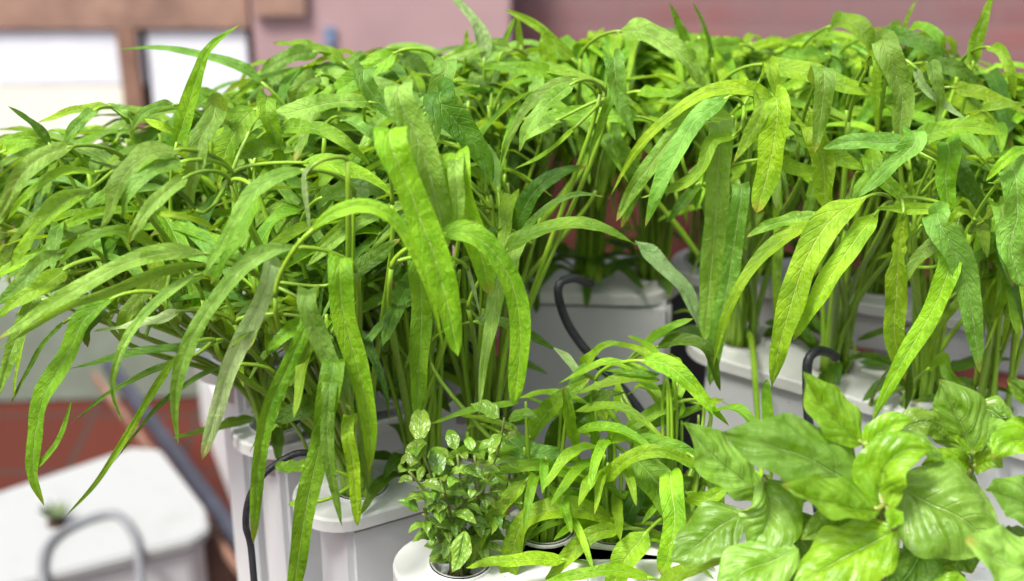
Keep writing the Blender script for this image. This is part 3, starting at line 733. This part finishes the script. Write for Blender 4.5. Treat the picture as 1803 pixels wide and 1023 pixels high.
# --- fill stems with prototype leaves
protos = []
def build_protos():
    for i in range(44):
        rr = random.Random(100 + i)
        l = rr.uniform(.105, .185); pet = rr.uniform(.02, .045); e0 = R(rr.uniform(15, 70)); droop = R(rr.uniform(60, 150))
        n = 7; pts = []; p = Vector((math.cos(e0) * pet, 0, math.sin(e0) * pet)); e = e0
        P0 = p.copy(); side = rr.uniform(-.35, .35); yaw = 0
        pts.append(p.copy())
        for k in range(n - 1):
            e -= droop / (n - 1) * (1.3 if k < 3 else .7); yaw += side / n
            p = p + Vector((math.cos(e) * math.cos(yaw), math.cos(e) * math.sin(yaw), math.sin(e))) * l / (n - 1)
            pts.append(p.copy())
        prof = rr.choice('lsstte' if i % 8 == 0 else 'lsstt'); w_ = rr.uniform(.0085, .0165)
        V, F, U = blade_data(pts, w_, Vector((.25, rr.uniform(-.3, .3), 1)).normalized(), prof=prof, fold=rr.uniform(.04, .2), roll0=rr.uniform(-.3, .3), roll1=rr.uniform(-.7, .7), wave=.09, seed=500 + i, nt_=20, nx=6)
        pp = bez(Vector((0, 0, 0)), Vector((math.cos(e0) * pet * .4, 0, math.sin(e0) * pet * .2)), P0 * .7, P0 + (pts[1] - pts[0]).normalized() * .005, 7)
        v2, f2, u2 = tube_data(pp, .0019, .0013, 6)
        n0 = len(V); n1 = len(F); V += v2; U += u2; F += [tuple(a + n0 for a in f) for f in f2]
        bym = {}
        for mk in 'gbyd':
            me = bpy.data.meshes.new('leaf'); me.from_pydata([tuple(v) for v in V], [], F)
            lay = me.uv_layers.new(name='UVMap')
            for lp_ in me.loops: lay.data[lp_.index].uv = U[lp_.vertex_index]
            me.materials.append(M[mk]); me.materials.append(M['stem'])
            me.polygons.foreach_set('use_smooth', [True] * len(me.polygons)); me.polygons.foreach_set('material_index', [0] * n1 + [1] * len(f2)); me.update()
            bym[mk] = me
        protos.append((bym, [pts[0], pts[3], pts[6]]))
build_protos()
POLY = [(-60, 250), (100, 222), (200, 212), (300, 200), (380, 160), (450, 125), (560, 112), (700, 100), (850, 105), (950, 98), (1050, 78), (1150, 66), (1250, 66), (1350, 80), (1450, 72), (1550, 66), (1650, 84), (1720, 118), (1900, 165), (1900, 640), (1700, 660), (1620, 640), (1500, 545), (1330, 560), (1220, 520), (1180, 440), (1080, 395), (950, 395), (925, 470), (925, 640), (860, 730), (700, 770), (560, 790), (480, 740), (410, 640), (330, 590), (200, 545), (100, 530), (-60, 545)]
def inside(x, y):
    r = False; n = len(POLY)
    for i in range(n):
        x1, y1 = POLY[i]; x2, y2 = POLY[i - 1]
        if (y1 > y) != (y2 > y) and x < (x2 - x1) * (y - y1) / (y2 - y1) + x1: r = not r
    return r
def sparse(x, y):
    return (900 < x < 1240 and y > 235) or (1240 <= x < 1700 and y > 300) or (640 < x < 920 and y > 420) or (480 < x <= 640 and y > 560)
#            leanx, leany, number of stems, height
FILL = {'A1': (-.03, -.03, 13, .23), 'A2': (0, 0, 14, .24), 'A3': (.0, 0, 16, .26),
 'E1': (-.17, -.05, 19, .24), 'E2': (-.10, -.03, 17, .27), 'E3': (-.03, -.01, 17, .29), 'E4': (.0, 0, 23, .29),
 'F1': (-.24, -.04, 22, .25), 'F2': (-.14, -.02, 19, .29), 'F3': (-.05, 0, 17, .315), 'F4': (0, 0, 17, .325), 'F5': (.02, 0, 23, .325),
 'C1': (0, .02, 33, .29), 'C2': (0, .02, 34, .295), 'C3': (0, .02, 34, .295),
 'D1': (0, 0, 13, .25), 'D2': (0, .0, 4, .24), 'D3': (0, 0, 12, .25), 'D4': (.02, 0, 12, .24),
 'G1': (0, 0, 23, .30), 'G2': (0, 0, 25, .30), 'G3': (0, 0, 25, .30), 'G4': (.0, 0, 25, .30), 'G5': (.02, 0, 22, .29), 'G6': (.03, 0, 19, .28)}
nfill = 0
for key, (lx, ly, ns, hh) in FILL.items():
    c = clumps[key]; pos = c['pos']; root = c['root']
    for s in range(ns):
        r_ = .017 * math.sqrt(rnd.random()); a_ = rnd.uniform(0, 6.28)
        base = pos + Vector((r_ * math.cos(a_), r_ * math.sin(a_), .002))
        for tr in range(6):
            k = rnd.uniform(.35, 1.25); h = hh * rnd.uniform(.80, 1.04)
            tip = base + Vector((lx * k + rnd.gauss(0, .026), ly * k + rnd.gauss(0, .022), h * (1 - .25 * abs(lx * k))))
            u, v = project(tip)
            if inside(u, v + 6): break
        else: continue
        st, sp = make_stem(root, base, tip, rnd.uniform(.0019, .0031))
        left = pos.x < .0
        ph = rnd.uniform(0, 6.28); nl = rnd.randint(3, 6) if s % 3 else rnd.randint(5, 8)
        for j in range(nl):
            f = 1 - j * .075 - rnd.uniform(0, .05); node = sp[max(3, int(f * 13))]
            for tr in range(5):
                bym, pts = rnd.choice(protos)
                az = ph + j * 2.4 + rnd.uniform(-.5, .5) + tr * .8
                if left and rnd.random() < .5: az = R(rnd.uniform(150, 260))
                elif rnd.random() < .35: az = R(rnd.uniform(215, 325))
                sc_ = rnd.uniform(.75, 1.1)
                ok = True; ca, sa = math.cos(az) * sc_, math.sin(az) * sc_
                for q in pts:
                    g = node + Vector((q.x * ca - q.y * sa, q.x * sa + q.y * ca, q.z * sc_))
                    u, v = project(g)
                    if not inside(u, v) or (sparse(u, v) and rnd.random() < .62): ok = False; break
                if ok: break
            if not ok: continue
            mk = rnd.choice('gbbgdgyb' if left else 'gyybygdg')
            o = bpy.data.objects.new('leaf', bym[mk]); o.location = node - base
            o.rotation_euler = (rnd.uniform(-.12, .12), rnd.uniform(-.15, .15), az); o.scale = (sc_,) * 3
            link(o, st); nfill += 1
print('fill leaves', nfill, 'hero', hero_n)

# ------------------------------------------------------------------ young water spinach in the foreground
def plant(name, pos, label, cat, group=None):
    c = dict(pos=pos, root=empty(name, pos, label, cat, group), tips=[])
    V, F, U = [], [], []
    for j, (r, z) in enumerate(((.0, .004), (.010, .006), (.0205, .0), (.0205, -.03))):
        for q in range(20):
            th = 2 * math.pi * q / 20; V.append((r * math.cos(th), r * math.sin(th), z - .006 + .002 * math.sin(q * 2.3 + j))); U.append((q / 20, j / 3))
    for j in range(3):
        for q in range(20): F.append((j * 20 + q, j * 20 + (q + 1) % 20, (j + 1) * 20 + (q + 1) % 20, (j + 1) * 20 + q))
    mesh_obj('growing_plug', V, F, M['soil'], c['root'], (0, 0, 0), U)
    return c
clumps['Y1'] = plant('young_water_spinach', cups['J2'], 'lime green young water spinach in the middle foreground, leaves splayed like a star', 'plant')
clumps['Y2'] = plant('young_water_spinach', cups['J3'], 'taller slim young water spinach before the centre channel, its stem against the cable', 'plant')
clumps['Y3'] = plant('young_water_spinach', cups['J1'], 'small young water spinach between the bushy herb and the star-shaped one', 'plant')
def LY(w, pts, Y, mat='y', k='Y1', **kw):
    kw.setdefault('lean', .02); L(w, pts, mat, Y=Y, clump=k, **kw)
LY(28, [(1050, 850), (1005, 833), (945, 820), (875, 828), (833, 838)], 1.085, 'y', prof='l')
LY(30, [(930, 842), (885, 888), (850, 940), (822, 1002)], 1.06, 'y', prof='l')
LY(44, [(1085, 915), (1020, 896), (952, 902), (912, 935), (890, 1040)], 1.06, 'y', prof='s')
LY(34, [(1095, 930), (1045, 940), (1000, 980), (950, 1040)], 1.05, 'y')
LY(54, [(1140, 935), (1100, 985), (1070, 1050)], 1.04, 'y')
LY(30, [(1062, 850), (1105, 808), (1165, 795), (1235, 822)], 1.06, 'y', 'Y1')
LY(30, [(1000, 985), (930, 985), (870, 990), (820, 999)], 1.03, 'y')
LY(26, [(1150, 1018), (1080, 1004), (1000, 1015), (940, 1035)], 1.01, 'y')
LY(46, [(1182, 862), (1188, 910), (1180, 960), (1165, 1015)], 1.02, 'y', prof='s')
LY(66, [(1110, 800), (1145, 835), (1180, 880), (1205, 920)], 1.08, 'g', prof='s')
LY(40, [(1110, 775), (1170, 785), (1225, 815), (1290, 870)], 1.10, 'g')
LY(28, [(1200, 706), (1160, 722), (1120, 745), (1083, 775)], 1.12, 'y', 'Y2')
LY(42, [(1125, 634), (1170, 640), (1215, 675), (1250, 715), (1284, 750)], 1.10, 'y', 'Y2', prof='t')
LY(30, [(1018, 655), (1040, 628), (1070, 606), (1105, 602)], 1.15, 'g', 'Y2', prof='t')
LY(40, [(930, 775), (955, 735), (990, 700), (1040, 665)], 1.12, 'g', 'Y3')
LY(38, [(960, 790), (1000, 740), (1055, 700), (1100, 690)], 1.13, 'd', 'Y3')
LY(22, [(1130, 610), (1160, 588), (1190, 572), (1222, 560)], 1.19, 'g', 'Y2')
LY(26, [(1150, 612), (1200, 598), (1245, 615), (1268, 688)], 1.18, 'd', 'Y2')
LY(16, [(1140, 690), (1180, 680), (1215, 670)], 1.16, 'd', 'Y2')
LY(16, [(1180, 780), (1200, 755), (1215, 735)], 1.16, 'd', 'Y2')
LY(24, [(830, 566), (880, 566), (930, 588), (978, 616)], 1.14, 'd', 'Y3', lean=0)
LY(20, [(975, 612), (1008, 642), (1035, 690), (1045, 750)], 1.13, 'p', 'Y3', lean=0, prof='t', nostem=True)
LY(12, [(1048, 850), (1046, 790), (1042, 730), (1040, 690)], 1.09, 'g', 'Y3', lean=0)
LY(24, [(1018, 800), (1005, 750), (1000, 710), (992, 680)], 1.09, 'y', 'Y3', prof='e', wave=.3)
LY(44, [(880, 760), (920, 790), (960, 800), (1010, 800)], 1.12, 'b', 'Y3')
LY(30, [(1060, 780), (1085, 770), (1120, 775)], 1.10, 'y', 'Y1', prof='o')
LY(46, [(940, 905), (920, 930), (900, 970), (890, 1010)], 1.09, 'g', 'Y3')
LY(40, [(1130, 850), (1110, 900), (1100, 960)], 1.10, 'd', 'Y1')
LY(38, [(1050, 900), (1020, 880), (985, 880), (950, 895)], 1.10, 'y', 'Y1')
LY(40, [(1215, 800), (1250, 830), (1270, 900)], 1.08, 'g', 'Y2')
LY(34, [(1200, 870), (1240, 880), (1290, 850)], 1.07, 'y', 'Y2')
LY(38, [(1150, 1040), (1200, 1010), (1260, 985), (1330, 985)], .98, 'g', 'Y2')
for k, n, zz in (('Y1', 34, .12), ('Y2', 28, .16), ('Y3', 28, .14)):
    low(k, n, 0, 'gyyyg', zz, (.04, .085), (.006, .012))

# ------------------------------------------------------------------ broad leaved plants
def OV(root, w, pts, Y, mat='basil', lean=.02, fold=.12, roll=(0, 0), up=.9, dome=.12, wave=.05, pet=None, seed=None, prof='o'):
    W = []
    n = len(pts)
    for i, (x, y) in enumerate(pts): W.append(at_y(x, y, Y - lean * i / (n - 1)))
    P0 = W[0]; depth = (P0 - CAMP).dot(Vector((0, CP, -SP)))
    hint = ((CAMP - P0).normalized() + Vector((0, 0, up))).normalized()
    ro = Vector(root.location)
    V, F, U = blade_data([p - P0 for p in W], w / FPX * depth * .98, hint, prof=prof, fold=fold, roll0=roll[0], roll1=roll[1], wave=wave, seed=seed or rnd.randint(0, 9999), nt_=64, nx=26, dome=dome, puck=.13)
    midx = [0] * len(F)
    if pet is not None:
        q = pet - P0; T = (W[1] - W[0]).normalized()
        pp = bez(q, q * .6 + Vector((0, 0, .004)), -T * q.length * .3, T * .004, 8)
        v2, f2, u2 = tube_data(pp, .0022, .0016, 7); n0 = len(V); V += v2; U += u2; F += [tuple(i + n0 for i in f) for f in f2]; midx += [1] * len(f2)
    return mesh_obj('leaf', V, F, [M[mat], M['stem_basil']], root, P0 - ro, U, midx=midx)
def bstem(root, pts, r0, r1, mat='stem_basil', name='stem'):
    ro = Vector(root.location)
    V, F, U = tube_data([p - pts[0] for p in catmull(pts, 18)], r0, r1, 9)
    return mesh_obj(name, V, F, M[mat], root, pts[0] - ro, U)
b1 = plant('basil_plant', cups['K2'], 'large broad leaved basil filling the lower right corner', 'plant')['root']
J = at_y(1555, 892, .90); J2 = at_y(1525, 782, .935)
bstem(b1, [cups['K2'], at_y(1552, 990, .955), J + Vector((0, .005, -.004))], .0040, .0034)
bstem(b1, [J, at_y(1538, 840, .915), J2], .0034, .0028)
bstem(b1, [cups['K2'] + Vector((.01, 0, 0)), at_y(1640, 1015, .95), at_y(1590, 915, .915)], .0034, .0026)
bstem(b1, [cups['K2'] + Vector((-.01, 0, 0)), at_y(1440, 980, .96), at_y(1370, 890, .95)], .0034, .0026)
OV(b1, 150, [(1535, 872), (1450, 815), (1370, 785), (1272, 762)], .925, 'basil', fold=.05, roll=(.1, .1), pet=J, seed=11)
OV(b1, 98, [(1548, 896), (1495, 890), (1440, 880), (1378, 852)], .892, 'basilb', fold=.22, dome=.05, roll=(-.2, -.1), pet=J, seed=12)
OV(b1, 104, [(1345, 868), (1300, 835), (1255, 800), (1205, 744)], .965, 'basil', fold=.12, pet=at_y(1370, 890, .95), seed=13)
OV(b1, 86, [(1518, 782), (1478, 740), (1442, 700), (1414, 654)], .935, 'basilb', lean=-.01, fold=.12, dome=.1, pet=J2, seed=14)
OV(b1, 96, [(1562, 905), (1548, 860), (1562, 815), (1600, 790), (1642, 792)], .90, 'basilb', lean=-.01, fold=.25, roll=(.3, -.4), pet=J, seed=15)
OV(b1, 190, [(1580, 850), (1640, 885), (1700, 915), (1765, 965)], .925, 'basil', fold=.04, dome=.15, roll=(-.1, -.1), pet=J, seed=16)
OV(b1, 140, [(1580, 928), (1525, 960), (1465, 990), (1395, 1035)], .885, 'basilb', fold=.05, dome=.2, pet=J, seed=17)
OV(b1, 104, [(1312, 900), (1268, 925), (1225, 960), (1178, 990)], .94, 'basil', fold=.12, pet=at_y(1370, 890, .95), seed=18)
OV(b1, 120, [(1345, 845), (1358, 890), (1350, 930), (1318, 975)], .93, 'basil', fold=.2, roll=(.4, .2), pet=at_y(1370, 890, .95), seed=19)
OV(b1, 110, [(1400, 900), (1405, 945), (1400, 985), (1380, 1030)], .945, 'mint', fold=.1, seed=20)
OV(b1, 110, [(1405, 965), (1360, 985), (1310, 1005), (1255, 1050)], .905, 'basil', fold=.08, seed=21)
OV(b1, 48, [(1520, 785), (1550, 760), (1578, 744), (1608, 740)], .93, 'basilb', lean=-.005, fold=.3, pet=J2, seed=22)
OV(b1, 46, [(1540, 790), (1580, 780), (1620, 782), (1662, 812)], .93, 'basil', lean=-.01, fold=.2, pet=J2, seed=23)
OV(b1, 60, [(1580, 765), (1610, 745), (1640, 745), (1670, 775)], .965, 'mint', lean=-.01, fold=.1, seed=24)
OV(b1, 34, [(1568, 895), (1575, 915), (1565, 930)], .885, 'basilb', fold=.2, seed=25)
OV(b1, 90, [(1540, 915), (1500, 925), (1450, 930), (1410, 950)], .93, 'mint', fold=.1, seed=26)
OV(b1, 100, [(1600, 930), (1620, 965), (1600, 1010), (1560, 1050)], .93, 'mint', fold=.1, seed=27)
OV(b1, 90, [(1650, 940), (1690, 970), (1710, 1010)], .93, 'mint', fold=.1, seed=28)
OV(b1, 80, [(1560, 1040), (1600, 1010), (1650, 1000), (1700, 1015)], .93, 'basilb', fold=.1, seed=29)
OV(b1, 70, [(1690, 1010), (1680, 1035), (1660, 1060)], .90, 'basilb', fold=.1, seed=30)
OV(b1, 100, [(1480, 830), (1420, 845), (1370, 880)], .955, 'mint', fold=.1, seed=31)
b2 = plant('basil_plant', cups['D4'] + Vector((-.02, -.10, -.14)), 'smaller basil with one upright pale leaf, above the large one at right', 'plant')['root']
K_ = at_y(1714, 818, .98)
bstem(b2, [Vector(b2.location), K_ + Vector((.002, .01, -.03)), K_], .0032, .0024)
OV(b2, 112, [(1712, 802), (1700, 760), (1680, 715), (1652, 668)], .985, 'basil', lean=-.01, fold=.06, pet=K_, seed=41)
OV(b2, 54, [(1712, 815), (1685, 808), (1655, 812), (1622, 818)], .965, 'basilb', fold=.1, pet=K_, seed=42)
OV(b2, 54, [(1712, 822), (1730, 812), (1748, 812), (1766, 825)], .96, 'basilb', fold=.1, pet=K_, seed=43)
OV(b2, 34, [(1712, 800), (1695, 785), (1678, 768)], .965, 'basilb', fold=.2, pet=K_, seed=44)
OV(b2, 30, [(1715, 800), (1728, 786), (1738, 768)], .965, 'basilb', fold=.2, pet=K_, seed=45)
OV(b2, 70, [(1722, 790), (1745, 765), (1775, 750)], 1.0, 'basil', fold=.1, seed=46)
OV(b2, 60, [(1715, 715), (1745, 722), (1790, 758)], 1.02, 'mint', fold=.1, seed=47)
OV(b2, 60, [(1712, 830), (1690, 850), (1640, 850)], .99, 'mint', fold=.1, seed=48)
b3 = plant('basil_plant', cups['K3'] + Vector((.06, .01, 0)), 'basil cut off by the right edge, its leaves reaching in from the frame side', 'plant')['root']
Q_ = at_y(1850, 840, .93)
bstem(b3, [Vector(b3.location), at_y(1840, 930, .94), Q_], .0036, .0028)
OV(b3, 90, [(1850, 790), (1810, 775), (1775, 775), (1748, 808)], .95, 'basilb', fold=.1, pet=Q_, seed=51)
OV(b3, 100, [(1860, 905), (1820, 895), (1775, 870), (1735, 862)], .92, 'basil', fold=.08, pet=Q_, seed=52)
OV(b3, 150, [(1900, 1010), (1840, 1005), (1770, 985), (1705, 945)], .86, 'basil', fold=.05, pet=Q_, seed=53)
OV(b3, 70, [(1860, 740), (1830, 720), (1800, 690), (1772, 668)], .965, 'mint', fold=.1, pet=Q_, seed=54)
OV(b3, 60, [(1850, 730), (1830, 715), (1800, 700)], .955, 'basil', fold=.1, pet=Q_, seed=55)
OV(b3, 60, [(1830, 950), (1800, 950), (1762, 940)], .93, 'mint', fold=.1, seed=56)

# ------------------------------------------------------------------ small bushy herb in front hole
hb = plant('bushy_herb', cups['B1'], 'small leaved bushy herb in the rounded front channel', 'plant')['root']
def herb_stem(pts, Ys, n, size, tipsize=1.0):
    P = [at_y(x, y, Y) for (x, y), Y in zip(pts, Ys)]
    P[0] = cups['B1'] + Vector((rnd.uniform(-.008, .008), rnd.uniform(-.008, .008), 0))
    st = bstem(hb, P, .0017, .0009, 'stem_wood'); C_ = catmull(P, 60)
    so = P[0]
    for i in range(n):
        f = .22 + .78 * i / (n - 1); p = C_[min(59, int(f * 59))]; ph = (i % 2) * 1.57 + rnd.uniform(-.5, .5)
        for s in (0, 1):
            a = ph + math.pi * s; l = size * rnd.uniform(.7, 1.2) * (tipsize if i == n - 1 else 1)
            el = rnd.uniform(-.5, .45) if i < n - 1 else rnd.uniform(.3, .8)
            d = Vector((math.cos(a) * math.cos(el), math.sin(a) * math.cos(el), math.sin(el)))
            p0 = p + d * .004; pts_ = [p0, p0 + d * l * .5 + Vector((0, 0, .002)), p0 + d * l + Vector((0, 0, -.003))]
            V, F, U = blade_data([q - p0 for q in pts_], l * .52, Vector((0, -.35, 1)).normalized(), prof='o', fold=.18, roll0=rnd.uniform(-.4, .4), roll1=rnd.uniform(-.3, .3), wave=.04, seed=rnd.randint(0, 9999), nt_=14, nx=8, dome=.12)
            mesh_obj('leaf', V, F, M['mint'], st, p0 - so, U)
herb_stem([(805, 1000), (790, 930), (768, 860), (745, 800), (738, 785)], [1.05, 1.045, 1.04, 1.035, 1.03], 12, .0165, 1.6)
herb_stem([(805, 1000), (830, 930), (855, 850), (878, 790), (888, 735)], [1.05, 1.05, 1.05, 1.05, 1.05], 13, .0165, 1.7)
herb_stem([(805, 1000), (815, 930), (812, 860), (805, 800)], [1.05, 1.04, 1.03, 1.03], 12, .016, 1.3)
herb_stem([(805, 1000), (780, 960), (760, 925), (745, 905)], [1.05, 1.035, 1.02, 1.01], 11, .0165)
herb_stem([(805, 1000), (845, 950), (868, 905), (880, 870)], [1.05, 1.05, 1.05, 1.05], 10, .016)
herb_stem([(805, 1000), (800, 940), (790, 890), (775, 845)], [1.05, 1.03, 1.015, 1.01], 10, .016, 1.4)
herb_stem([(805, 1000), (840, 900), (840, 850), (835, 800)], [1.05, 1.05, 1.03, 1.03], 8, .015)
herb_stem([(805, 1000), (775, 900), (745, 860), (720, 830)], [1.05, 1.02, 1.01, 1.0], 10, .017, 1.4)
herb_stem([(805, 1000), (860, 930), (890, 870), (900, 820)], [1.05, 1.06, 1.07, 1.07], 11, .017)
hl = OV(hb, 36, [(818, 935), (815, 955), (808, 985), (796, 1008)], 1.0, 'mint', fold=.2, seed=71)

# ------------------------------------------------------------------ lower left: blurred cover, cables, post, rail
LZ = CZ - 1.95
bx0 = empty('hydroponic_channel', at_z(180, 900, LZ), 'wide blurred white cover lying lower at the bottom left', 'planter channel', 'white hydroponic channels')
ft = [at_z(-120, 905, LZ), at_z(232, 786, LZ), at_z(282, 790, LZ), at_z(362, 895, LZ), at_z(368, 930, LZ), at_z(340, 948, LZ), at_z(-120, 1065, LZ)]
ro = Vector(bx0.location)
def slab(name, foot, z0, z1, mat, root):
    import bmesh
    bm = bmesh.new(); vs = [bm.verts.new((p.x - ro.x, p.y - ro.y, z1 - ro.z)) for p in foot]; f = bm.faces.new(vs)
    e = bmesh.ops.extrude_face_region(bm, geom=[f]); vv = [v for v in e['geom'] if isinstance(v, bmesh.types.BMVert)]
    for v in vv: v.co.z = z0 - ro.z
    bmesh.ops.recalc_face_normals(bm, faces=bm.faces)
    bmesh.ops.bevel(bm, geom=bm.edges[:], offset=.006, segments=3, affect='EDGES')
    me = bpy.data.meshes.new(name); bm.to_mesh(me); bm.free(); me.materials.append(mat)
    o = bpy.data.objects.new(name, me); link(o, root); return o
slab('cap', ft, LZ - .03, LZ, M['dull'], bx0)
cc = sum(ft, Vector()) / len(ft)
slab('body', [cc + (p - cc) * .93 for p in ft], LZ - .345, LZ - .031, M['body'], bx0)
for pts, lb in (([(90, 1080), (75, 1010), (85, 960), (130, 925), (200, 905), (235, 940), (245, 990), (250, 1080)], 'grey blurred hose looped over the low white cover'),):
    V, F, U = tube_data(catmull([at_z(x, y, LZ + .008) for x, y in pts], 50), .010, sides=8)
    tag(mesh_obj('hose', V, F, simple('grey_hose', (.15, .155, .165), .6), None, (0, 0, 0), U), lb, 'hose')
sp_ = plant('seedling', at_z(98, 915, LZ + .01), 'tiny blurred seedling on the low white cover', 'plant')['root']
for i in range(9):
    a = i * .7; d = Vector((math.cos(a), math.sin(a), .9))
    V, F, U = blade_data([Vector((0, 0, .0)), d * .018, d * .036], .013, Vector((0, -.3, 1)), prof='o', seed=i, nt_=8, nx=4)
    mesh_obj('leaf', V, F, M['green_blob'], sp_, (0, 0, 0), U)
def bar(name, a, b, wd, th, mat, label, cat):
    d = b - a; o = box(name, (a + b) / 2, (d.length, wd, th), mat, None, bev=.004)
    q = d.to_track_quat('X', 'Z'); o.rotation_euler = q.to_euler(); tag(o, label, cat); return o
zr = CZ - 1.98
bar('rail', at_z(190, 640, zr), at_z(540, 1110, zr), .032, .03, M['darkrail'], 'dark blue-grey blurred rail running diagonally at the lower left', 'rail')
bar('rail', at_z(165, 660, zr - .05), at_z(500, 1110, zr - .05), .012, .03, M['brown'], 'thin brown strip beside the dark diagonal rail', 'rail')
pa = at_z(372, 925, CZ - 2.05); 
tag(box('wooden_post', (pa.x, pa.y, pa.z / 2), (.075, .06, pa.z), M['brown'], None), 'brown wooden post, blurred, right of the low white cover', 'post')
gb = at_z(330, 700, CZ - 2.0)
tag(box('white_tank', (gb.x + .22, gb.y + .20, .15), (.40, .5, .30), M['body'], None, rz=.35, bev=.02), 'pale grey blurred tank behind the diagonal rail', 'tank')
tag(box('planter_box', at_z(180, 590, .16), (.95, .22, .32), simple('green_grey_paint', (.16, .19, .15), .6), None, rz=.05, bev=.01), 'grey-green blurred box on the terracotta floor at left', 'planter')
